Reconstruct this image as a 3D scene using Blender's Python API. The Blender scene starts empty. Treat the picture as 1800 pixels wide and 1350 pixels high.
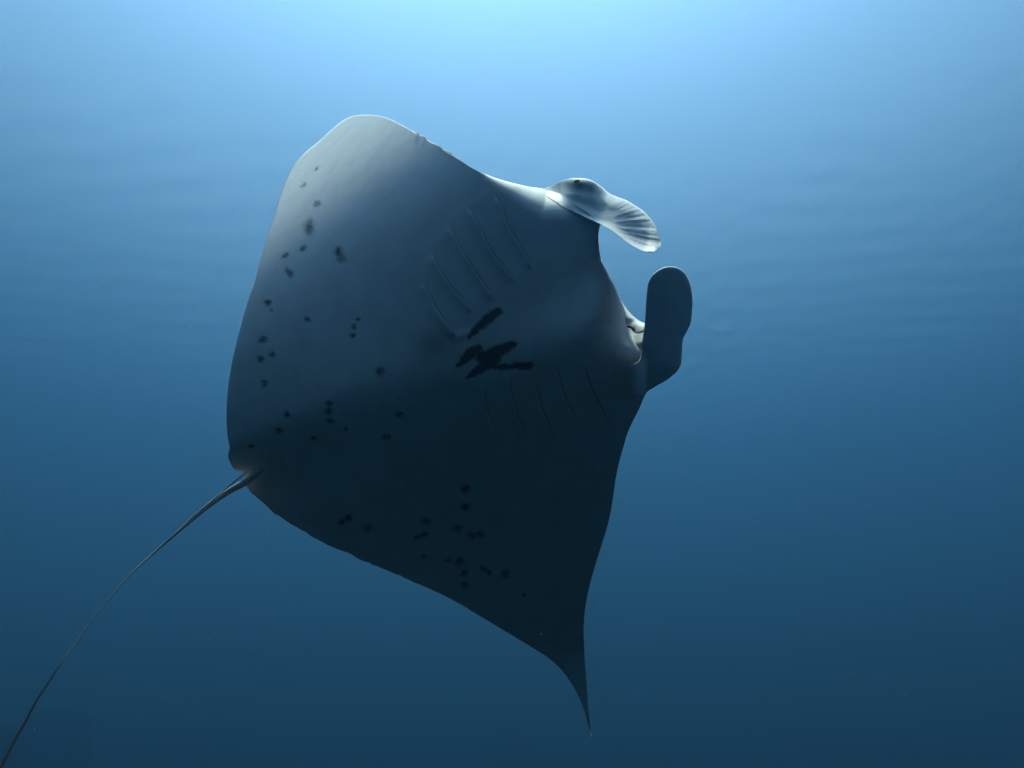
import bpy, math, random
import numpy as np
from mathutils import Vector, Matrix, Euler
from mathutils.geometry import delaunay_2d_cdt

sc = bpy.context.scene
C = sc.collection
R = math.radians

# ------------------------------------------------------------------ camera, light, exposure
SC = 3.0                # clearer water, deeper
DEPTH = 28.9 * SC
BOTTOM = -110.0 - DEPTH  # the sea floor
PITCH, ROLL = 25.8, 0.0
SUN_EL, SUN_AZ = 79, -4
SCAT = (0.0050, 0.0131, 0.0262)
ABSB = (0.0410, 0.0289, 0.0256)
PHASE_G = 0.872

cam = bpy.data.objects.new('camera', bpy.data.cameras.new('camera'))
C.objects.link(cam)
cam.data.sensor_width = 36
cam.data.angle = R(60)
cam.data.clip_start = .05
cam.data.clip_end = 6000
cam.location = (0, 0, -DEPTH)
cam.rotation_euler = (Euler((R(90 + PITCH), 0, 0)).to_matrix() @ Matrix.Rotation(R(ROLL), 3, 'Z')).to_euler()
sc.camera = cam

world = bpy.data.worlds.new('World')
sc.world = world
world.use_nodes = True
wn = world.node_tree
sky = wn.nodes.new('ShaderNodeTexSky')
sky.sky_type = 'NISHITA'
sky.sun_disc = False
sky.air_density = .75
sky.dust_density = 3.5
sky.ozone_density = .6
sky.sun_elevation = R(SUN_EL)
sky.sun_rotation = R(SUN_AZ)
wn.links.new(sky.outputs[0], wn.nodes['Background'].inputs[0])
wn.nodes['Background'].inputs[1].default_value = .092

sl = bpy.data.lights.new('sun', 'SUN')
sl.energy = 5
sl.angle = R(12)
sl.color = (1, 0.97, 0.955)
sun = bpy.data.objects.new('sun', sl)
C.objects.link(sun)
sun.rotation_euler = (R(-(90 - SUN_EL)), 0, R(-SUN_AZ))

vs = sc.view_settings
vs.view_transform = 'Standard'
vs.look = 'None'
vs.gamma = 1
vs.use_curve_mapping = False
vs.exposure = 1.56
cy = sc.cycles
cy.use_denoising = True
cy.max_bounces = 8
cy.volume_bounces = 2
cy.transparent_max_bounces = 8
cy.sample_clamp_indirect = 3.0
cy.sample_clamp_direct = 0

# ------------------------------------------------------------------ helpers
def new_mat(name):
    m = bpy.data.materials.new(name)
    m.use_nodes = True
    return m, m.node_tree, m.node_tree.nodes['Principled BSDF']

def link(name, me, mat=None, parent=None, **props):
    o = bpy.data.objects.new(name, me)
    C.objects.link(o)
    if mat is not None:
        me.materials.append(mat)
    if parent is not None:
        o.parent = parent
        o.matrix_parent_inverse = parent.matrix_world.inverted()
    for k, v in props.items():
        o[k] = v
    return o

F = 900 / math.tan(R(30))
CM = np.array((Euler((R(90 + PITCH), 0, 0)).to_matrix()))
CP = np.array([0, 0, -DEPTH])
def to_world(px, py, z):
    """a place in the sea given by bearing (in the survey photograph's pixels) and distance"""
    px, py, z = np.broadcast_arrays(np.asarray(px, float), np.asarray(py, float), np.asarray(z, float))
    loc = np.stack([(px - 900) / F * z, -(py - 675) / F * z, -z], -1)
    return loc @ CM.T + CP

def smooth(a, b, x):
    t = np.clip((np.asarray(x, float) - a) / (b - a), 0, 1)
    return t * t * (3 - 2 * t)

def spline(P, step=3.0, closed=False):
    P = np.array(P, float)
    n = len(P)
    out = []
    for i in range(n if closed else n - 1):
        if closed:
            p0, p1, p2, p3 = P[(i - 1) % n], P[i], P[(i + 1) % n], P[(i + 2) % n]
        else:
            p0, p1, p2, p3 = P[max(i - 1, 0)], P[i], P[i + 1], P[min(i + 2, n - 1)]
        L = np.linalg.norm(p2[:2] - p1[:2])
        k = max(1, int(round(L / step)))
        # centripetal Catmull-Rom
        d1 = max(np.linalg.norm(p1 - p0), 1e-6) ** .5; d2 = max(np.linalg.norm(p2 - p1), 1e-6) ** .5; d3 = max(np.linalg.norm(p3 - p2), 1e-6) ** .5
        if np.allclose(p0, p1): m1 = (p2 - p1)
        else: m1 = ((p1 - p0) / d1 - (p2 - p0) / (d1 + d2) + (p2 - p1) / d2) * d2
        if np.allclose(p2, p3): m2 = (p2 - p1)
        else: m2 = ((p2 - p1) / d2 - (p3 - p1) / (d2 + d3) + (p3 - p2) / d3) * d2
        for j in range(k):
            t = j / k
            out.append((2*t**3 - 3*t**2 + 1) * p1 + (t**3 - 2*t**2 + t) * m1 + (-2*t**3 + 3*t**2) * p2 + (t**3 - t**2) * m2)
    if not closed:
        out.append(P[-1])
    return np.array(out)

def pl_dist(x, y, P, closed=False, signed=False):
    """distance to a polyline, position along it (0..1) and side"""
    P = np.asarray(P, float)
    if closed:
        P = np.vstack([P, P[:1]])
    best = np.full(np.shape(x), 1e9); tt = np.zeros(np.shape(x)); sd = np.ones(np.shape(x))
    seg = np.linalg.norm(np.diff(P, axis=0), axis=1); cum = np.concatenate([[0], np.cumsum(seg)]); tot = cum[-1]
    for i in range(len(P) - 1):
        ax, ay = P[i][:2]; bx, by = P[i + 1][:2]
        dx, dy = bx - ax, by - ay; l2 = dx * dx + dy * dy + 1e-12
        t = np.clip(((x - ax) * dx + (y - ay) * dy) / l2, 0, 1)
        d = np.hypot(x - ax - t * dx, y - ay - t * dy)
        m = d < best
        best = np.where(m, d, best)
        tt = np.where(m, (cum[i] + t * seg[i]) / tot, tt)
        sd = np.where(m, np.sign(dx * (y - ay) - dy * (x - ax)), sd)
    return best, tt, sd

def inside(x, y, P):
    r = np.zeros(np.shape(x), bool)
    n = len(P)
    for i in range(n):
        x1, y1 = P[i][:2]; x2, y2 = P[(i + 1) % n][:2]
        if y1 == y2: continue
        c = ((y1 > y) != (y2 > y)) & (x < (x2 - x1) * (y - y1) / (y2 - y1) + x1)
        r ^= c
    return r

_rng = np.random.default_rng(7)
_tab = _rng.random((64, 64))
def vnoise(x, y):
    xi = np.floor(x).astype(int); yi = np.floor(y).astype(int)
    fx = x - xi; fy = y - yi
    fx = fx * fx * (3 - 2 * fx); fy = fy * fy * (3 - 2 * fy)
    g = lambda a, b: _tab[a % 64, b % 64]
    return (g(xi, yi) * (1 - fx) + g(xi + 1, yi) * fx) * (1 - fy) + (g(xi, yi + 1) * (1 - fx) + g(xi + 1, yi + 1) * fx) * fy

def sheet(name, outline, grid, front, thick, extra=(), avoid=None, edge_w=14, attrs=None, mat=None, parent=None, back_grid=1):
    """closed body skin: front face and back face over one triangulated outline"""
    n = len(outline)
    x0, y0 = outline.min(0) - 5; x1, y1 = outline.max(0) + 5
    gx, gy = [], []
    k = 0
    yy = y0
    while yy < y1:
        r = np.arange(x0 + (grid / 2 if k % 2 else 0), x1, grid)
        gx.append(r); gy.append(np.full(len(r), yy)); yy += grid * .866; k += 1
    gx = np.concatenate(gx); gy = np.concatenate(gy)
    ins = inside(gx, gy, outline)
    gx, gy = gx[ins], gy[ins]
    d, _, _ = pl_dist(gx, gy, outline, closed=True)
    keep = d > grid * .55
    gx, gy = gx[keep], gy[keep]
    if avoid is not None:
        kk = avoid(gx, gy); gx, gy = gx[kk], gy[kk]
    pts = [outline, np.stack([gx, gy], 1)]
    # a second, close ring inside the rim so the rim can roll over
    nx = np.roll(outline, -1, 0) - np.roll(outline, 1, 0)
    nx = nx / (np.linalg.norm(nx, axis=1, keepdims=True) + 1e-9)
    nrm = np.stack([-nx[:, 1], nx[:, 0]], 1)
    a = .5 * np.sum(outline[:, 0] * np.roll(outline[:, 1], -1) - np.roll(outline[:, 0], -1) * outline[:, 1])
    if a < 0: nrm = -nrm
    ring = outline + nrm * min(1.2, grid * .4)
    rd, _, _ = pl_dist(ring[:, 0], ring[:, 1], outline, closed=True)
    ring = ring[inside(ring[:, 0], ring[:, 1], outline) & (rd > .7 * min(1.2, grid * .4))]
    pts.append(ring)
    if len(extra):
        e = np.array(extra)
        ed, _, _ = pl_dist(e[:, 0], e[:, 1], outline, closed=True)
        pts.append(e[inside(e[:, 0], e[:, 1], outline) & (ed > 2)])
    P = np.vstack(pts)
    vin = [Vector((float(p[0]), float(p[1]))) for p in P]
    ein = [(i, (i + 1) % n) for i in range(n)]
    vo, eo, fo, ov, oe, of = delaunay_2d_cdt(vin, ein, [], 1, 1e-4)
    V = np.array([(v.x, v.y) for v in vo])
    T = np.array([f for f in fo if len(f) == 3])
    cen = V[T].mean(1)
    T = T[inside(cen[:, 0], cen[:, 1], outline)]
    x, y = V[:, 0], V[:, 1]
    de, _, _ = pl_dist(x, y, outline, closed=True)
    zf = front(x, y, de)
    rim = de < 1e-3
    prof = np.sqrt(np.clip(1 - (1 - np.clip(de / edge_w, 0, 1)) ** 2, 0, 1))
    zb = zf + thick(x, y) * prof + 1e-4
    A = to_world(x, y, zf)
    B = to_world(x, y, zb)
    nb = np.full(len(V), -1); idx = np.where(~rim)[0]
    nb[rim] = np.where(rim)[0]; nb[idx] = len(V) + np.arange(len(idx))
    W = np.vstack([A, B[idx]])
    # orient the front towards the viewer
    t0 = T[:500]
    nz = np.cross(A[t0[:, 1]] - A[t0[:, 0]], A[t0[:, 2]] - A[t0[:, 0]])
    s = np.sum(nz * (CP - A[t0[:, 0]]), 1).sum()
    Tf = T if s > 0 else T[:, ::-1]
    Tb = nb[Tf[:, ::-1]]
    FF = np.vstack([Tf, Tb])
    org = W.mean(0) if parent is None else np.array(parent.location)
    me = bpy.data.meshes.new(name)
    me.from_pydata((W - org).tolist(), [], FF.tolist())
    me.shade_smooth()
    xa = np.concatenate([x, x[idx]]); ya = np.concatenate([y, y[idx]])
    back = np.concatenate([np.zeros(len(V)), np.ones(len(idx))])
    attrs = attrs or {}
    for k, fn in attrs.items():
        at = me.attributes.new(k, 'FLOAT', 'POINT')
        at.data.foreach_set('value', np.asarray(fn(xa, ya), float))
    at = me.attributes.new('back', 'FLOAT', 'POINT'); at.data.foreach_set('value', back)
    o = bpy.data.objects.new(name, me); C.objects.link(o)
    if mat: me.materials.append(mat)
    if parent is not None: o.parent = parent
    else: o.location = org
    return o

def tube(name, P, rad, mat, parent, sides=10, flat=1.0):
    P = np.array(P, float); rad = np.array(rad, float)
    T = np.gradient(P, axis=0); T /= np.linalg.norm(T, axis=1, keepdims=True) + 1e-9
    up = np.array([0, 0, 1.0]); V = []; Fc = []
    for i in range(len(P)):
        s = np.cross(T[i], up); s /= np.linalg.norm(s) + 1e-9; u = np.cross(s, T[i])
        for k in range(sides):
            a = 2 * math.pi * k / sides
            V.append(P[i] + rad[i] * (math.cos(a) * s + flat * math.sin(a) * u))
    for i in range(len(P) - 1):
        for k in range(sides):
            k2 = (k + 1) % sides
            Fc.append((i * sides + k, i * sides + k2, (i + 1) * sides + k2, (i + 1) * sides + k))
    Fc.append(tuple(range(sides))[::-1]); Fc.append(tuple((len(P) - 1) * sides + k for k in range(sides)))
    org = np.array(parent.location) if parent is not None else P[0]
    me = bpy.data.meshes.new(name)
    me.from_pydata((np.array(V) - org).tolist(), [], Fc)
    me.shade_smooth()
    o = bpy.data.objects.new(name, me); C.objects.link(o)
    me.materials.append(mat)
    if parent is not None: o.parent = parent
    else: o.location = org
    return o

# ------------------------------------------------------------------ the water body
EXT = 400 * SC
V = [(x, y, z) for z in (BOTTOM - 2.5, 1.2) for (x, y) in ((-EXT, -EXT), (EXT, -EXT), (EXT, EXT), (-EXT, EXT))]
me = bpy.data.meshes.new('haze')
me.from_pydata(V, [], [(3, 2, 1, 0), (4, 5, 6, 7), (0, 1, 5, 4), (1, 2, 6, 5), (2, 3, 7, 6), (3, 0, 4, 7)])
mh = bpy.data.materials.new('sea_water_haze'); mh.use_nodes = True
n = mh.node_tree; n.nodes.clear()
pv = n.nodes.new('ShaderNodeVolumePrincipled'); out = n.nodes.new('ShaderNodeOutputMaterial')
n.links.new(pv.outputs[0], out.inputs['Volume'])
ss = np.array(SCAT) / SC; sa = np.array(ABSB) / SC; dens = float((ss + sa).max() * 1.02)
col = ss / dens; ab = np.clip(sa / dens / (1 - col), 0, 1)
pv.inputs['Color'].default_value = (*col, 1)
pv.inputs['Absorption Color'].default_value = (*((1 - ab) ** 2), 1)
pv.inputs['Density'].default_value = dens
pv.inputs['Anisotropy'].default_value = PHASE_G
haze = link('haze', me, mh, kind='stuff', label='blue sea water haze filling the whole sea around the ray')

# wavy sea surface seen from below
N = 620
u = np.linspace(-1, 1, N); xs = EXT * .995 * np.sign(u) * np.abs(u) ** 1.7
X, Y = np.meshgrid(xs, xs)
Y = Y + 0
rng = np.random.default_rng(3); Z = np.zeros_like(X)
for i in range(46):
    lam = float(3.4 + 5 * rng.random() ** 2); th = float(rng.normal(.9, 1.0)); k = 2 * math.pi / lam
    Z += .0044 * lam * np.sin(k * (X * math.cos(th) + Y * math.sin(th)) + rng.uniform(0, 6.28))
me = bpy.data.meshes.new('water_surface')
VV = np.stack([X, Y, Z], -1).reshape(-1, 3)
j, i = np.meshgrid(np.arange(N - 1), np.arange(N - 1), indexing='ij')
q = (j * N + i).ravel()
me.from_pydata(VV.tolist(), [], np.stack([q, q + 1, q + N + 1, q + N], 1).tolist())
me.shade_smooth()
ms = bpy.data.materials.new('sea_surface'); ms.use_nodes = True
n = ms.node_tree; n.nodes.clear()
out = n.nodes.new('ShaderNodeOutputMaterial'); lw = n.nodes.new('ShaderNodeLayerWeight'); lw.inputs[0].default_value = .5
mr = n.nodes.new('ShaderNodeMapRange'); mr.interpolation_type = 'SMOOTHSTEP'
mr.inputs[1].default_value = 0.34; mr.inputs[2].default_value = 0.69; mr.inputs[3].default_value = 0; mr.inputs[4].default_value = 1
tr = n.nodes.new('ShaderNodeBsdfTransparent'); gl = n.nodes.new('ShaderNodeBsdfGlossy'); gl.inputs['Roughness'].default_value = .15
mx = n.nodes.new('ShaderNodeMixShader')
n.links.new(lw.outputs['Facing'], mr.inputs[0]); n.links.new(mr.outputs[0], mx.inputs[0])
n.links.new(tr.outputs[0], mx.inputs[1]); n.links.new(gl.outputs[0], mx.inputs[2]); n.links.new(mx.outputs[0], out.inputs[0])
link('water_surface', me, ms, kind='structure', label='rippled sea surface seen from below')

# sea floor
NB = 60
bx = np.linspace(-EXT * .99, EXT * .99, NB); X, Y = np.meshgrid(bx, bx)
Z = BOTTOM + 1.2 * (vnoise(X / 45 + 9, Y / 45 + 9) - .5) + .5 * (vnoise(X / 16, Y / 16) - .5)
me = bpy.data.meshes.new('seabed')
j, i = np.meshgrid(np.arange(NB - 1), np.arange(NB - 1), indexing='ij'); q = (j * NB + i).ravel()
me.from_pydata(np.stack([X, Y, Z], -1).reshape(-1, 3).tolist(), [], np.stack([q, q + 1, q + NB + 1, q + NB], 1).tolist())
me.shade_smooth()
mb, n, b = new_mat('sand')
nz = n.nodes.new('ShaderNodeTexNoise'); nz.inputs['Scale'].default_value = .3
cr = n.nodes.new('ShaderNodeValToRGB'); cr.color_ramp.elements[0].color = (.012, .016, .018, 1); cr.color_ramp.elements[1].color = (.03, .035, .036, 1)
tc = n.nodes.new('ShaderNodeTexCoord')
n.links.new(tc.outputs['Object'], nz.inputs[0]); n.links.new(nz.outputs[0], cr.inputs[0]); n.links.new(cr.outputs[0], b.inputs['Base Color'])
b.inputs['Roughness'].default_value = .95
link('seabed', me, mb, kind='structure', label='sandy sea floor far below')

# ------------------------------------------------------------------ materials of the ray
def skin_mat(name, spots=True):
    m, n, b = new_mat(name)
    tc = n.nodes.new('ShaderNodeTexCoord')
    no = n.nodes.new('ShaderNodeTexNoise'); no.inputs['Scale'].default_value = 7; no.inputs['Detail'].default_value = 6; no.inputs['Roughness'].default_value = .62
    n.links.new(tc.outputs['Object'], no.inputs['Vector'])
    cr = n.nodes.new('ShaderNodeValToRGB')
    cr.color_ramp.elements[0].position = .3; cr.color_ramp.elements[0].color = (.73, .725, .71, 1)
    cr.color_ramp.elements[1].position = .65; cr.color_ramp.elements[1].color = (.83, .825, .81, 1)
    n.links.new(no.outputs[0], cr.inputs[0])
    at = n.nodes.new('ShaderNodeAttribute'); at.attribute_name = 'spot_shade'  # mask of pigment spots, plus shade painted on upper fin and jaw
    mx = n.nodes.new('ShaderNodeMix'); mx.data_type = 'RGBA'
    n.links.new(at.outputs['Fac'], mx.inputs[0]); n.links.new(cr.outputs[0], mx.inputs[6]); mx.inputs[7].default_value = (.018, .017, .018, 1)
    bk = n.nodes.new('ShaderNodeAttribute'); bk.attribute_name = 'back'
    m2 = n.nodes.new('ShaderNodeMix'); m2.data_type = 'RGBA'
    n.links.new(bk.outputs['Fac'], m2.inputs[0]); n.links.new(mx.outputs[2], m2.inputs[6]); m2.inputs[7].default_value = (.03, .03, .035, 1)
    n.links.new(m2.outputs[2], b.inputs['Base Color'])
    b.inputs['Roughness'].default_value = .55
    b.inputs['Specular IOR Level'].default_value = .08
    fn = n.nodes.new('ShaderNodeTexNoise'); fn.inputs['Scale'].default_value = 60; fn.inputs['Detail'].default_value = 5
    n.links.new(tc.outputs['Object'], fn.inputs['Vector'])
    bp = n.nodes.new('ShaderNodeBump'); bp.inputs['Strength'].default_value = .25; bp.inputs['Distance'].default_value = .004
    n.links.new(fn.outputs[0], bp.inputs['Height']); n.links.new(bp.outputs[0], b.inputs['Normal'])
    return m
SKIN = skin_mat('ray_belly_skin')
def plain(name, col, rough=.7):
    m, n, b = new_mat(name)
    tc = n.nodes.new('ShaderNodeTexCoord'); no = n.nodes.new('ShaderNodeTexNoise'); no.inputs['Scale'].default_value = 25
    n.links.new(tc.outputs['Object'], no.inputs['Vector'])
    cr = n.nodes.new('ShaderNodeValToRGB')
    cr.color_ramp.elements[0].position = .3; cr.color_ramp.elements[0].color = (*[c * .75 for c in col], 1)
    cr.color_ramp.elements[1].position = .7; cr.color_ramp.elements[1].color = (*[min(1, c * 1.15) for c in col], 1)
    n.links.new(no.outputs[0], cr.inputs[0]); n.links.new(cr.outputs[0], b.inputs['Base Color'])
    b.inputs['Roughness'].default_value = rough; b.inputs['Specular IOR Level'].default_value = .2
    return m
DARK = plain('dark_flesh', (.03, .028, .03))
PALE = plain('pale_tone', (.62, .61, .58))  # for water specks, and for the painted glints and lit fold edges
LINING = plain('mouth_lining_skin', (.35, .36, .37))
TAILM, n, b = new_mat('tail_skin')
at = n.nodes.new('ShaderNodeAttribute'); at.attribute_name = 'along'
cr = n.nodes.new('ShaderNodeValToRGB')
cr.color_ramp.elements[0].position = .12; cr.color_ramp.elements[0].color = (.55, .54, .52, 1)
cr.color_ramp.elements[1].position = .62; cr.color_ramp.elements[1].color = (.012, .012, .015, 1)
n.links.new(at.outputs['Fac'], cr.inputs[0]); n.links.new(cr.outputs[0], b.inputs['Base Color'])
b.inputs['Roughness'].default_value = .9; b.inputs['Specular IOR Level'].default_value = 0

# ------------------------------------------------------------------ the manta ray
OUT = [(446.7,500),(455.5,464.6),(466.9,424.3),(474.4,402.9),(483.2,377.7),(493.3,342.4),(503.4,316),(516,290.8),(533.6,270.7),(556.3,251.8),
 (581.5,229.1),(601.6,212.7),(619.2,204.4),(644.4,201.7),(667.1,203.9),(687.2,210.2),(704.9,219),(720,227.3),(732.6,234.1),(747.7,243),
 (767.8,256),(788,268.1),(808.1,280.7),(833,297),(858,308),(878,315.3),(908,323.3),(933,328.7),(957,332.5),(985,345),(1012,360),(1035,375),(1049,388),
 (1054,396),(1052,408),(1048,425),(1050.3,447),(1058,460.1),(1069.5,480.3),(1081.6,504.3),(1092,529.2),(1098.2,543.7),(1103.4,558.2),(1105.4,572.7),
 (1108.5,583.1),(1114.8,593.4),(1123,600.5),(1131,604),(1142,622),(1146,645),(1143,668),(1137.6,688.4),(1133.4,695),(1128.2,707.5),(1123,720),(1113,739.2),(1102.9,761.9),
 (1095.4,787.1),(1089.1,809.7),(1082.6,840),(1076,885.3),(1069,920),(1058.6,954.9),(1046.4,993.2),(1035.9,1031.5),(1029,1066.3),(1026.2,1097.6),
 (1026.5,1129),(1028.3,1163.8),(1031.4,1202),(1034.2,1243.8),(1037.7,1275.2),(1039.6,1295.3),(1035.9,1282),(1030.7,1261.2),(1023.8,1240.4),(1015,1219.5),
 (1002.9,1198.6),(985.5,1176),(964.6,1156.8),(940.2,1141.1),(908.9,1122),(874,1101),(839.3,1080.2),(804.4,1059.3),(769.6,1041.9),(734.8,1026.2),
 (700,1010.6),(664.6,995.6),(631.8,983),(614.2,971.7),(601.6,967.9),(581.5,960.3),(556.3,947.8),(531.1,932.6),(505.9,917.5),(480.7,899.9),(463.1,883.5),
 (448,872.2),(440.4,864.7),(434,856),(428,842),(427,829),(417.8,828.9),(409,821.8),(401.4,805.5),(401.4,796.7),(403.9,787.8),(400.1,767.7),(398.1,738),
 (399.6,696.4),(403.9,661.2),(409,631),(416.5,598.2),(424.1,570.5),(431.6,542.8),(440.4,515.1)]
ol = spline(OUT, 3.0, True)
# nicked trailing edge of the lower wing
dn = np.zeros(len(ol)); m = (ol[:, 1] > 866) & (ol[:, 1] < 1075) & (ol[:, 0] < 835)
r0 = np.random.default_rng(11)
w = vnoise(ol[:, 0] / 9.0, ol[:, 1] / 9.0) - .5 + .5 * (vnoise(ol[:, 0] / 4.0, ol[:, 1] / 4.0) - .5)
ol[m, 1] += (w[m] * 3.6 * (1 - .6 * smooth(600, 830, ol[m, 0])))
m = (ol[:, 0] > 716) & (ol[:, 0] < 800) & (ol[:, 1] < 280)
ol[m, 1] += w[m] * 2.4

GILLS = [[(869.5,343.8),(883.5,365.5),(892.8,395),(911.5,426.2),(927,454.2),(936.4,471.3)],
 [(822.9,364),(833.7,382.6),(846.2,404.4),(861.7,435.5),(883.5,466.6),(905.3,494.6)],
 [(788.6,396.6),(802.6,423.1),(821.3,454.2),(843,488.4),(869.5,524.2)],
 [(759,444.9),(774.6,476),(796.4,507),(818.2,531.9),(832.2,547.5)],
 [(742,497.7),(754.4,516.4),(765.3,538.2),(774.6,553.7),(787,569.3),(802.6,588)],
 [(851,676),(852.4,699),(856,719),(866.2,741.8),(878.8,764.4)],
 [(891.4,653.6),(897.7,683.8),(906.5,716.6),(916.6,744.3),(928,774.5)],
 [(934,648.6),(944.3,681.3),(951.8,714),(964.4,744.3),(977,774.5)],
 [(974.5,636),(984.6,666),(994.6,699),(1009.7,731.7),(1024.9,761.9)],
 [(1018.6,628.4),(1032.4,661.2),(1045,693.9),(1060,721.6),(1072.7,749.3)]]
GILLS = [spline(g, 3.0) for g in GILLS]

# depth of the belly skin: bend of the wings, bulge of the trunk, rolled lips and flanks
_tt = np.linspace(-700, 700, 1401)
def _phi(t):
    return np.interp(t, [-700, -450, -250, -100, 0, 120, 200, 250, 300, 350, 400, 440, 480, 700],
                        [-50, -47, -41, -30, -20, -7, 9, 24, 43, 59, 72, 80, 84, 85])
_ph = np.convolve(_phi(_tt), np.ones(41) / 41, mode='same'); _ph[:25] = _phi(_tt[:25]); _ph[-25:] = _phi(_tt[-25:])
_Z = np.cumsum(np.tan(np.radians(_ph))) * .0031; _Z -= np.interp(0, _tt, _Z)
JAW = spline([(1050.3,449.5),(1058,460.1),(1069.5,480.3),(1081.6,504.3),(1092,529.2),(1098.2,543.7),(1103.4,558.2),(1105.4,572.7),(1108.5,583.1),(1114.8,593.4),(1123,601.3),(1131,604)], 6)
FLANK = spline([(845,302),(858,308),(878,315.3),(908,323.3),(933,328.7),(957,332.5),(985,340)], 6)
AXIS = np.array([(430, 835), (600, 775), (800, 680), (980, 590), (1120, 545)])

def base_z(x, y):
    t = (x - 830) * -.6 + (y - 620) * -.8
    t2 = (x - 830) * -.25 + (y - 640) * -.97       # lower wing bends the other way, about a flatter hinge
    zt = np.interp(t, _tt, _Z)
    zl = np.interp(t2, _tt, _Z)
    wl = smooth(60, -60, (t + t2) / 2)
    z = 4.62 + zt * (1 - wl) + zl * wl
    z = z + smooth(900, 380, x) * .55 - smooth(860, 1120, x) * .16
    d, s, _ = pl_dist(x, y, AXIS)
    z = z - .13 * np.exp(-(d / 150) ** 2) * smooth(0, .35, s)
    return z

def roll(d, w, depth):
    k = np.clip(1 - d / w, 0, 1)
    return depth * (1 - np.sqrt(np.clip(1 - k * k, 0, 1)))

def belly_z(x, y, de=None):
    z = base_z(x, y)
    d, s, _ = pl_dist(x, y, JAW)
    wj = np.interp(s, [0, .25, .6, .8, 1], [14, 30, 85, 95, 60])
    z = z + roll(d, wj, np.interp(s, [0, .3, .7, 1], [.03, .09, .30, .20]))
    d, s, _ = pl_dist(x, y, FLANK)
    wf = np.interp(s, [0, .45, .85, 1], [6, 32, 60, 52])
    z = z + roll(d, wf, np.interp(s, [0, .45, .85, 1], [.003, .12, .30, .24]))
    d, s, sd = pl_dist(x, y, [(1035, 588), (1090, 604), (1128, 624)])
    z = z - .072 * np.exp(-(d / np.where(sd < 0, 20, 75)) ** 2) * smooth(.1, 1, s)
    # twist of the lower wing's tip
    z = z + smooth(1020, 1280, y) * .0032 * 1.4 * np.clip(x - np.interp(y, [1020, 1150, 1290], [960, 985, 1036]), 0, 80)
    # gill flaps
    for k, g in enumerate(GILLS):
        near = (x > g[:, 0].min() - 40) & (x < g[:, 0].max() + 40) & (y > g[:, 1].min() - 40) & (y < g[:, 1].max() + 40)
        if not near.any(): continue
        d, s, sd = pl_dist(x[near], y[near], g)
        e = smooth(0, .10, s) * smooth(1, .93, s)
        sg = d * sd
        pr = np.where(sg > 0, -.0115 * np.exp(-(sg / 10) ** 2) , .0035 * np.exp(-(sg / 3.0) ** 2))
        z[near] += pr * e * (1.0 if k < 5 else .8)
    # soft ridge where the last upper gill closes on the throat
    d, s, _ = pl_dist(x, y, [(760, 545), (785, 580), (803, 592), (822, 586)])
    z = z - .006 * np.exp(-(d / 7) ** 2)
    # ledges at the fore ends of the upper gills
    for a, b_ in (((822, 362), (866, 340)), ((788, 395), (818, 365)), ((760, 442), (785, 402)), ((744, 494), (760, 452))):
        d, s, sd = pl_dist(x, y, [a, b_])
        z = z - .0018 * np.exp(-(d / 5) ** 2) * smooth(-.1, .2, s)
    # very slight unevenness of flesh
    z = z + .003 * (vnoise(x / 70, y / 70) - .5) + .0005 * (vnoise(x / 16, y / 16) - .5)
    return z

def body_thick(x, y):
    d, s, _ = pl_dist(x, y, AXIS)
    return .022 + .42 * np.exp(-(d / 120) ** 2) * smooth(-.05, .4, s)

# pigment
SP = [(557.5,297,4.5,2,-40),(533.6,326,8,3,-33),(557.5,357.5,7,6,-30),(543.7,399,8,15,5),(533,436,7,5,-50),(502,449.5,8,4,-25),(508.4,479.7,10,6,50),(595,443,8,9,0),(600,455,9,10,20),
 (470.7,531.5,7,6,0),(477,544.8,5,4,0),(541,561,5,5,0),(628.8,561.7,4,4,0),(621.3,574.3,5,5,0),(620.5,588.9,6,5,0),(461.8,597,10,6,0),(478.2,623.4,7,7,0),(457.6,631,7,7,0),
 (465,673.8,6,7,0),(668.3,653,9,8,-30),(579,709,7,7,0),(579,722,8,7,0),(580.7,740,8,5,0),(504,728.7,6,6,0),(490,756.4,7,6,0),(608,753.8,5,5,0),(702.3,729.2,7,6,0),
 (679.7,767.4,9,6,0),(551,770.7,6,4,0),(443,784.6,6,4,0),(601,918,7,6,-20),(612,910,8,6,-30),(647,927.6,8,7,0),(749.4,915.5,9,6.5,0),(733,944,7,4,-10),(745,941,8,5,-30),
 (744.6,977.5,6,5,0),(804.3,928.5,9,6,-10),(818.4,860,9,8,0),(818.4,890.5,9,8,0),(830,940.5,9,7,0),(844,939.5,8,7,0),(788.8,983.8,7,4.5,0),(808,987,10,6.5,0),
 (816.6,1007,7,7,0),(817.7,1028,8,6.5,0),(849.7,999.4,7,6,30),(859.4,1005.4,6,5,30),(888,1008,9,8,-50),(921,1046,4,3,0),(700,700,3,2,0)]
BIG = [[(823,594,3),(836,580,7),(856,562,9),(876,546,7)],
       [(802,646,3),(815,634,8),(830,618,10),(842,613,7)],
       [(822,664,3),(838,652,8),(855,640,11),(872,632,10)],
       [(846,628,11),(862,625,12),(885,613,11),(902,605,7)],
       [(868,645,4),(892,645,5),(912,643,7.5),(932,642,7)]]
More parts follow.
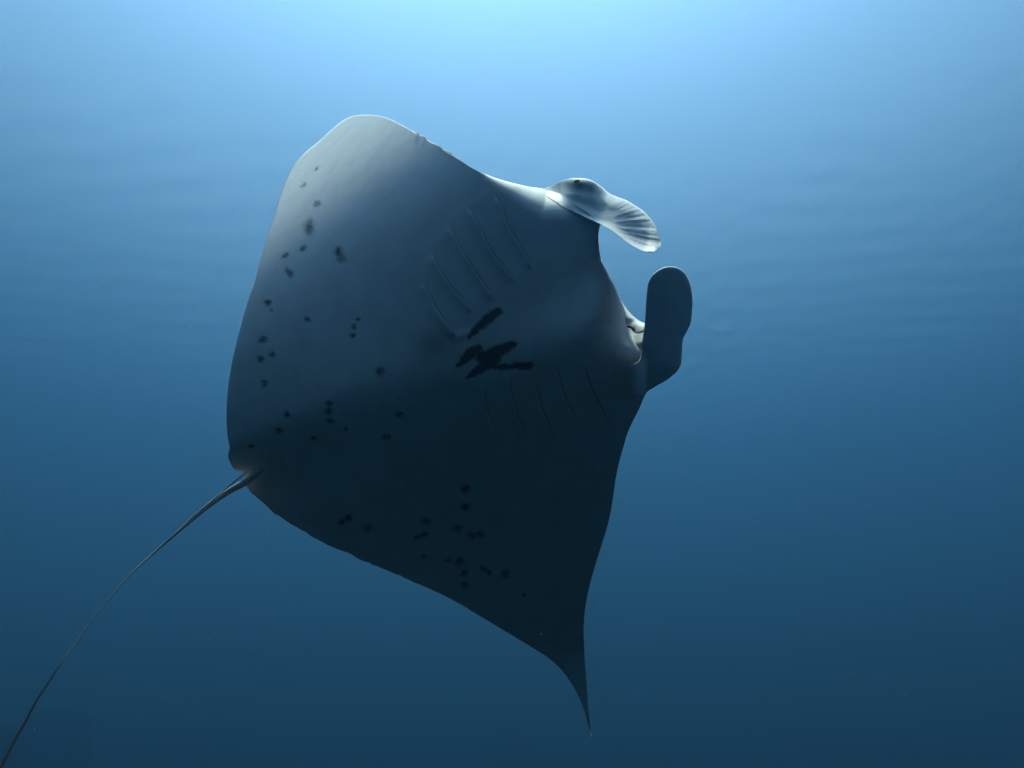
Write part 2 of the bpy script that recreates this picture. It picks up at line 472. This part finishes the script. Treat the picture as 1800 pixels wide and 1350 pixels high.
def spot_shade(x, y):
    v = np.zeros(np.shape(x))
    jx = x + 4 * (vnoise(x / 5, y / 5) - .5); jy = y + 4 * (vnoise(x / 5 + 30, y / 5 + 11) - .5)
    for (cx, cy_, a, b_, ang) in SP:
        ca, sa_ = math.cos(R(ang)), math.sin(R(ang))
        dx, dy = jx - cx, jy - cy_
        uu = (dx * ca + dy * sa_) / a; ww = (-dx * sa_ + dy * ca) / b_
        hv = (cx * 7.13 + cy_ * 3.71) % 1.0
        v = np.maximum(v, (.55 + .35 * hv) * smooth(1.25 + .3 * hv, .55 - .35 * hv, np.hypot(uu, ww)) * (.75 + .5 * vnoise(x / 2.6, y / 2.6)))
    for P_ in BIG:
        P_ = np.array(P_, float)
        d, s, _ = pl_dist(jx, jy, P_[:, :2])
        cum = np.concatenate([[0], np.cumsum(np.linalg.norm(np.diff(P_[:, :2], axis=0), axis=1))]); cum /= cum[-1]
        rr = np.interp(s, cum, P_[:, 2])
        v = np.maximum(v, .95 * smooth(1.35, .6, d / rr))
    v = np.maximum(v, .42 * np.exp(-(((x - 763) / 30) ** 2 + ((y - 602) / 26) ** 2)))
    v = np.maximum(v, .2 * np.exp(-(((x - 800) / 40) ** 2 + ((y - 680) / 22) ** 2)))
    return np.clip(v, 0, 1)

ray = bpy.data.objects.new('manta_ray', None)
C.objects.link(ray)
ray.location = to_world(830, 640, 4.9).tolist()
ray['label'] = 'big manta ray banking overhead, white belly in shade with black spots, long thin tail'
ray['category'] = 'manta ray'
bpy.context.view_layer.update()

extra = []
for g in GILLS:
    tg = np.gradient(g, axis=0); tg /= np.linalg.norm(tg, axis=1, keepdims=True)
    nn = np.stack([-tg[:, 1], tg[:, 0]], 1)
    for off in (-5, -3.2, -1.6, -.5, .5, 1.6, 3.4, 6):
        extra += (g + nn * off).tolist()
for (cx, cy_, a, b_, ang) in SP:
    for rr in (.35, .7, .95, 1.2):
        for k in range(12):
            an = k / 12 * 6.283 + rr
            ex, ey = a * rr * math.cos(an), b_ * rr * math.sin(an)
            extra.append((cx + ex * math.cos(R(ang)) - ey * math.sin(R(ang)), cy_ + ex * math.sin(R(ang)) + ey * math.cos(R(ang))))
for xx in np.arange(792, 944, 2.2):
    for yy in np.arange(538, 672, 2.2):
        extra.append((xx + .6 * math.sin(yy), yy + .6 * math.cos(xx)))
def avoid(x, y):
    k = np.ones(np.shape(x), bool)
    for g in GILLS:
        d, _, _ = pl_dist(x, y, g); k &= d > 6.5
    for (cx, cy_, a, b_, _) in SP: k &= np.hypot(x - cx, y - cy_) > max(a, b_) * 1.0
    k &= ~((x > 790) & (x < 945) & (y > 536) & (y < 673))
    return k
body = sheet('body', ol, 4.2, belly_z, body_thick, extra, avoid, 16, {'spot_shade': spot_shade}, SKIN, ray)

# gill openings: dark slits under the flap edges
for g in GILLS:
    P_ = g[1:-1]
    z = belly_z(P_[:, 0], P_[:, 1])
    k = np.linspace(0, 1, len(P_))
    tube('gill_slit', to_world(P_[:, 0] + .3, P_[:, 1], z - .001), (.0036 if g[0][1] < 600 else .0031) * np.sqrt(np.clip(4 * k * (1 - k), .03, 1)), DARK, ray, 6)

# upper cephalic fin, wrinkled, turned so that it catches the light
FIN1 = [(951,338),(956.8,331.6),(973.2,325.3),(986.7,318.1),(1000.2,314.3),(1013.7,313.1),(1031,314.3),(1044.5,319.5),(1058,329.1),(1071.5,340.1),
 (1084.9,345.9),(1102.3,352.8),(1117.7,361.9),(1131.2,371.5),(1142.7,383.1),(1152.4,397.5),(1159.1,412.9),(1162.4,423.5),(1161,434.1),(1154.3,440.9),
 (1144.7,443.7),(1133.1,442.4),(1117.7,436),(1102.3,426.4),(1084.9,412.9),(1073.4,404.3),(1065.7,399.8),(1054.1,393.7),(1034.9,385),(1015.6,375.7),
 (1002.1,369.6),(990,364.5),(976,355),(962,346)]
f1 = spline(FIN1, 2.4, True)
LOW1 = spline([(952,362),(992.5,366.7),(1015.6,375.7),(1034.9,385),(1054.1,393.7),(1073.4,404.3),(1084.9,412.9),(1102.3,426.4),(1117.7,436),(1133.1,442.4),(1150,443)], 5)
TOP1 = spline([(956.8,331.6),(973.2,325.3),(986.7,318.1),(1000.2,314.3),(1013.7,313.1),(1031,314.3),(1044.5,319.5),(1058,329.1),(1071.5,340.1),(1084.9,345.9),(1102.3,352.8),(1117.7,361.9),(1131.2,371.5),(1142.7,383.1),(1152.4,397.5),(1159.1,412.9),(1162.4,423.5)], 5)
def fin1_z(x, y, de=None):
    dl, sl_, _ = pl_dist(x, y, LOW1)
    dt, st, _ = pl_dist(x, y, TOP1)
    # across the fin: steep at the lower rim, flatter in the blade, rolling over at the top
    wk = smooth(1068, 1040, x)
    dle = dl * (1 - wk) + wk * np.where(dl < 20, dl, 20 + (dl - 20) * .12)
    zf = 4.36 + .08 * (1 - np.exp(-dl / 6.0)) + .0032 * dle + roll(dt, 22 - 8 * wk, .085 - .055 * wk) - .0006 * (x - 1000)
    th = np.degrees(np.arctan2(y - 392, x - 1035)); rr = np.hypot(y - 392, x - 1035)
    wr = np.sin(th * .42 + 1.2 * np.sin(th * .11)) * .6 + .45 * np.sin(th * 1.05 + rr * .03) + .3 * np.sin(th * 1.9 + 2 * np.sin(rr * .05)) + .22 * np.sin(th * 3.3 + 3 * np.sin(rr * .08))
    am = .0048 * smooth(25, 95, rr) * smooth(1050, 1085, x) * (1 - .6 * smooth(14, 0, dl)) 
    zf = zf + wr * am
    # broad folds behind the eye
    c = (x - 1000) * -.25 + (y - 350) * .97
    zf = zf + .005 * np.sin(c / 4.2 + (x - 1000) * .02) * np.exp(-((x - 1035) / 34) ** 2) * smooth(2, 14, dt) * smooth(2, 12, dl)
    # eye bulge
    zf = zf - .030 * np.exp(-(((x - 1014) / 16) ** 2 + ((y - 322) / 11) ** 2))
    sh = np.clip((y - 320) * .65, 0, 30)
    wb = smooth(1040, 960, x - sh)
    yl = np.interp(x, FLANK[:, 0], FLANK[:, 1]) + 1.5
    zb_ = belly_z(x, np.maximum(y, yl)) + .004 * np.maximum(yl - y, 0)
    return zf * (1 - wb) + (zb_ - .002 + .02 * smooth(963, 949, x)) * wb
def eye_spot_shade(x, y):
    v = .6 * smooth(1.6, .3, np.hypot((x - 1014.5) / 11, (y - 321) / 8))
    v = np.maximum(v, .3 * np.exp(-(((x - 1000) / 17) ** 2 + ((y - 323) / 8) ** 2)))  # soft shading around the eye bump, put into the colour
    return v
sheet('cephalic_fin', f1, 2.2, fin1_z, lambda x, y: .018 + .10 * smooth(1010, 960, x), edge_w=8, attrs={'spot_shade': eye_spot_shade}, mat=SKIN, parent=ray)

# eye: ball in a lid ring
ez = float(fin1_z(np.array([1015.]), np.array([320.]))[0])
def ball(name, px, py, z, r, mat, parent, sq=(1, 1, 1), seg=16):
    c = to_world(px, py, z); V_ = []; F_ = []
    for i in range(seg // 2 + 1):
        a = math.pi * i / (seg // 2)
        for k in range(seg):
            b_ = 2 * math.pi * k / seg
            l = np.array([math.sin(a) * math.cos(b_) * sq[0], math.sin(a) * math.sin(b_) * sq[1], math.cos(a) * sq[2]]) * r
            V_.append(CM @ l + c)
    for i in range(seg // 2):
        for k in range(seg):
            F_.append((i * seg + k, (i + 1) * seg + k, (i + 1) * seg + (k + 1) % seg, i * seg + (k + 1) % seg))
    me = bpy.data.meshes.new(name); me.from_pydata((np.array(V_) - np.array(parent.location)).tolist(), [], F_); me.validate(); me.shade_smooth()
    me.materials.append(mat)
    o = bpy.data.objects.new(name, me); C.objects.link(o); o.parent = parent
    return o
EYE = plain('eye_dark', (.07, .07, .075), .35)
ball('eye', 1015, 319.5, ez + .010, .0165, EYE, ray, (1, .78, .62))

# lower cephalic fin, a dark paddle in front of the mouth
FIN2 = [(1121,636),(1125,630.8),(1126.8,622.5),(1128.9,601.7),(1132.4,574.8),(1134.5,554),(1135.5,533.3),(1137.2,512.6),(1139.7,496),(1145.9,484.6),(1156.2,475.2),
 (1168.7,469.4),(1179,468.4),(1191.5,470.7),(1201.9,477.3),(1210.2,490.8),(1215.3,508.4),(1217.4,527.1),(1216.4,549.9),(1213.9,568.6),(1207,583.1),(1200.8,595.5),
 (1199.4,610),(1198.3,626.6),(1196.7,641.1),(1189.4,653.6),(1179,662.9),(1166.6,671.2),(1152.1,679.5),(1137.6,688.4),(1128,694),(1112,692),(1098,676),(1097,655),(1108,643)]
f2 = spline(FIN2, 2.8, True)
def fin2_z(x, y, de=None):
    zb_ = belly_z(np.clip(x, 0, 1125), y)
    w_ = smooth(1142, 1104, x) * smooth(600, 640, y)
    zf = 4.24 - .0006 * (690 - y) + .0011 * (x - 1165) + .05 * smooth(640, 690, y) - .02 * np.exp(-((x - 1172) / 30) ** 2)
    zf = zf + roll(np.hypot(0, np.where(de is None, 99, de)) if False else (de if de is not None else 99), 9, .012)
    zf = zf + .0025 * (vnoise(x / 9, y / 26) - .5)
    return zf * (1 - w_) + (zb_ - .012) * w_
sheet('cephalic_fin', f2, 3.4, fin2_z, lambda x, y: .022 + 0 * x, edge_w=8, attrs={'spot_shade': lambda x, y: 0 * x}, mat=SKIN, parent=ray)

# inside of the mouth: upper jaw with its lip behind the lower jaw
UJ = [(985,405),(1020,392),(1045,390),(1055,393),(1053.1,403.3),(1051.8,414.8),(1052.6,430.3),(1054.1,443.7),(1057,456.3),(1066,480),(1080,508),(1092,528),(1102.3,543.7),(1114.8,557.2),
 (1129.3,566.5),(1145,571),(1146,576),(1131,579.5),(1124,584),(1116,583),(1113.5,578),(1106,573),(1085,560),(1040,520),(1000,460)]
uj = spline(UJ, 3, True)
UJE = spline([(1057,456.3),(1066,480),(1080,508),(1092,528),(1102.3,543.7),(1114.8,557.2),(1129.3,566.5),(1146,571)], 6)
def uj_z(x, y, de=None):
    d, s, _ = pl_dist(x, y, UJE)
    return belly_z(np.clip(x, 0, 1085), y) + .14 - .004 * np.clip(x - 1085, 0, 60) + roll(d, 30, .12) + 0 * x
sheet('upper_jaw', uj, 3.4, uj_z, lambda x, y: .03 + 0 * x, edge_w=6, attrs={'spot_shade': lambda x, y: .25 * smooth(470, 440, y)}, mat=SKIN, parent=ray)  # mask darkens the upper sliver: shade painted into the skin colour
ML = spline([(1095,555),(1110,572),(1118,579),(1131,576),(1150,572),(1150,655),(1118,650),(1092,615),(1082,580)], 3, True)
def ml_z(x, y, de=None):
    return belly_z(np.clip(x, 0, 1085), y) + .20 + .0045 * np.clip(605 - y, 0, 60) - .004 * np.clip(x - 1085, 0, 60)
sheet('mouth_lining', ML, 3.4, ml_z, lambda x, y: .02 + 0 * x, edge_w=5, mat=LINING, parent=ray)
SLT = spline([(1104,573.5),(1110,575),(1114.5,580),(1117,584),(1122,585.5),(1128,583.5),(1133,580.5)], 2)
zz = uj_z(SLT[:, 0], SLT[:, 1]) - .002
tube('mouth_slit', to_world(SLT[:, 0], SLT[:, 1], zz), np.interp(np.linspace(0, 1, len(SLT)), [0, .3, .45, .6, 1], [.007, .010, .004, .003, .003]), DARK, ray, 8)

# tail
TP = [(462,826),(449,836),(431,848),(404,862.6),(363,893),(313.6,934.5),(272,970.6),(233,1006),(181.4,1064.8),(153,1101),(129.6,1134.8),(103.7,1171),(85.5,1199.6),(64.8,1230.7),(44,1269.6),(23.3,1305.9),(5.2,1342),(-20,1395),(-50,1470)]
TZ = [5.17,5.17,5.17,5.2,5.2,5.15,5.1,5.0,4.85,4.75,4.65,4.5,4.4,4.25,4.1,3.95,3.8,3.6,3.4]
TW = [2.5,4.6,6.8,5.9,4.0,2.8,2.1,1.6,1.2,1.15,1.2,1.3,1.5,1.8,2.1,2.5,2.8,3,3]     # half width, px
tp = spline(np.column_stack([TP, TZ, TW]), 7)
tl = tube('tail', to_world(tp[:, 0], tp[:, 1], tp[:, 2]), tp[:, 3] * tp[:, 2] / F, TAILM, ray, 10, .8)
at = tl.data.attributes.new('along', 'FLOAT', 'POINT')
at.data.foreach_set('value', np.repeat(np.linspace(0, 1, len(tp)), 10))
# skin folds along the tail root, coloured pale for their lit edge
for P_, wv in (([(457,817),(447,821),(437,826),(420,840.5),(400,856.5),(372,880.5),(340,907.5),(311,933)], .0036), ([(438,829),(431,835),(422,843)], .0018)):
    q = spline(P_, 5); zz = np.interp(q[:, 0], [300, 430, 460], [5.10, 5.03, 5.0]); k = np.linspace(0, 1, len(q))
    tube('fold_highlight', to_world(q[:, 0], q[:, 1], zz), wv * (.25 + np.sqrt(np.clip(4 * k * (1 - k), 0, 1))), PALE, ray, 6)
# pale slivers that paint sun glints on the fore edge of the upper wing
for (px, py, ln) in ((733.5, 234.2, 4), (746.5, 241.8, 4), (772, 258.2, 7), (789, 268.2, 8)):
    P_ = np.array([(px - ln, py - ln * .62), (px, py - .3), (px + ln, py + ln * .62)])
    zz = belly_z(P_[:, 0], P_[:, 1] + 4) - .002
    tube('edge_glint', to_world(P_[:, 0], P_[:, 1], zz), [.0012, .0038, .0012], PALE, ray, 6)

# ------------------------------------------------------------------ dim reef, lower left
def rock(name, px, py, dist, size, seed, mat, label):
    base = to_world(px, py, dist)
    rg = np.random.default_rng(seed)
    nu, nv = 44, 30; V_ = []; F_ = []
    hgt = base[2] - BOTTOM
    off = rg.random(2) * 40
    for j in range(nv):
        v = j / (nv - 1)
        for i in range(nu):
            a = 2 * math.pi * i / nu
            rad = size * (.05 + 1.6 * v ** .7) if j else 0
            nzv = .75 + .5 * vnoise(np.array(math.cos(a) * 2.1 + off[0] + v * 5), np.array(math.sin(a) * 2.1 + off[1] + v * 7)) + .18 * (vnoise(np.array(math.cos(a) * 7 + off[1]), np.array(math.sin(a) * 7 + v * 30 + off[0])) - .5)
            z = base[2] - size * .3 * v - hgt * 1.03 * v ** 7 + (1 - v) * (.22 * size * (float(vnoise(np.array(math.cos(a) * v * 7 + off[0]), np.array(math.sin(a) * v * 7))) - .5) + .1 * size * (float(vnoise(np.array(math.cos(a) * v * 22 + off[1]), np.array(math.sin(a) * v * 22))) - .5))
            V_.append((base[0] + rad * float(nzv) * math.cos(a), base[1] + rad * float(nzv) * math.sin(a), float(z)))
    for j in range(nv - 1):
        for i in range(nu):
            i2 = (i + 1) % nu
            F_.append((j * nu + i, (j + 1) * nu + i, (j + 1) * nu + i2, j * nu + i2))
    me = bpy.data.meshes.new(name)
    org = np.array([base[0], base[1], BOTTOM])
    me.from_pydata((np.array(V_) - org).tolist(), [], F_); me.validate(); me.shade_smooth()
    o = bpy.data.objects.new(name, me); C.objects.link(o); o.location = org.tolist(); me.materials.append(mat)
    o['label'] = label; o['category'] = 'reef rock'
    return o
mk, n, b = new_mat('reef_rock')
nz = n.nodes.new('ShaderNodeTexNoise'); nz.inputs['Scale'].default_value = 1.3; nz.inputs['Detail'].default_value = 8
cr = n.nodes.new('ShaderNodeValToRGB'); cr.color_ramp.elements[0].position = .35; cr.color_ramp.elements[0].color = (.004, .006, .007, 1); cr.color_ramp.elements[1].position = .7; cr.color_ramp.elements[1].color = (.014, .017, .018, 1)
tc = n.nodes.new('ShaderNodeTexCoord')
n.links.new(tc.outputs['Object'], nz.inputs[0]); n.links.new(nz.outputs[0], cr.inputs[0]); n.links.new(cr.outputs[0], b.inputs['Base Color'])
b.inputs['Specular IOR Level'].default_value = 0
b.inputs['Roughness'].default_value = .95
rock('reef_rock', 3, 1282, 132, 5, 5, mk, 'dim reef rock fading into the blue at the lower left corner, behind the tail tip')
rock('reef_rock', 108, 1250, 175, 5, 9, mk, 'farther faint reef crest just right of the tail tip, nearly lost in the haze')

# drifting particles
rg = np.random.default_rng(21); V_ = []; F_ = []
for i in range(320):
    d = rg.uniform(1.4, 6) ; c = to_world(rg.uniform(0, 1800), rg.uniform(0, 1350), d); r_ = rg.uniform(.0006, .0022) * rg.uniform(.4, 1) * d / 3
    k = len(V_)
    for v in ((1, 0, 0), (-1, 0, 0), (0, 1, 0), (0, -1, 0), (0, 0, 1), (0, 0, -1)):
        V_.append((c + np.array(v) * r_ * rg.uniform(.7, 1.3)).tolist())
    for f in ((0, 2, 4), (2, 1, 4), (1, 3, 4), (3, 0, 4), (2, 0, 5), (1, 2, 5), (3, 1, 5), (0, 3, 5)):
        F_.append(tuple(k + q_ for q_ in f))
me = bpy.data.meshes.new('drifting_particles'); me.from_pydata(V_, [], F_)
link('drifting_particles', me, PALE, kind='stuff', label='tiny pale specks drifting in the water')
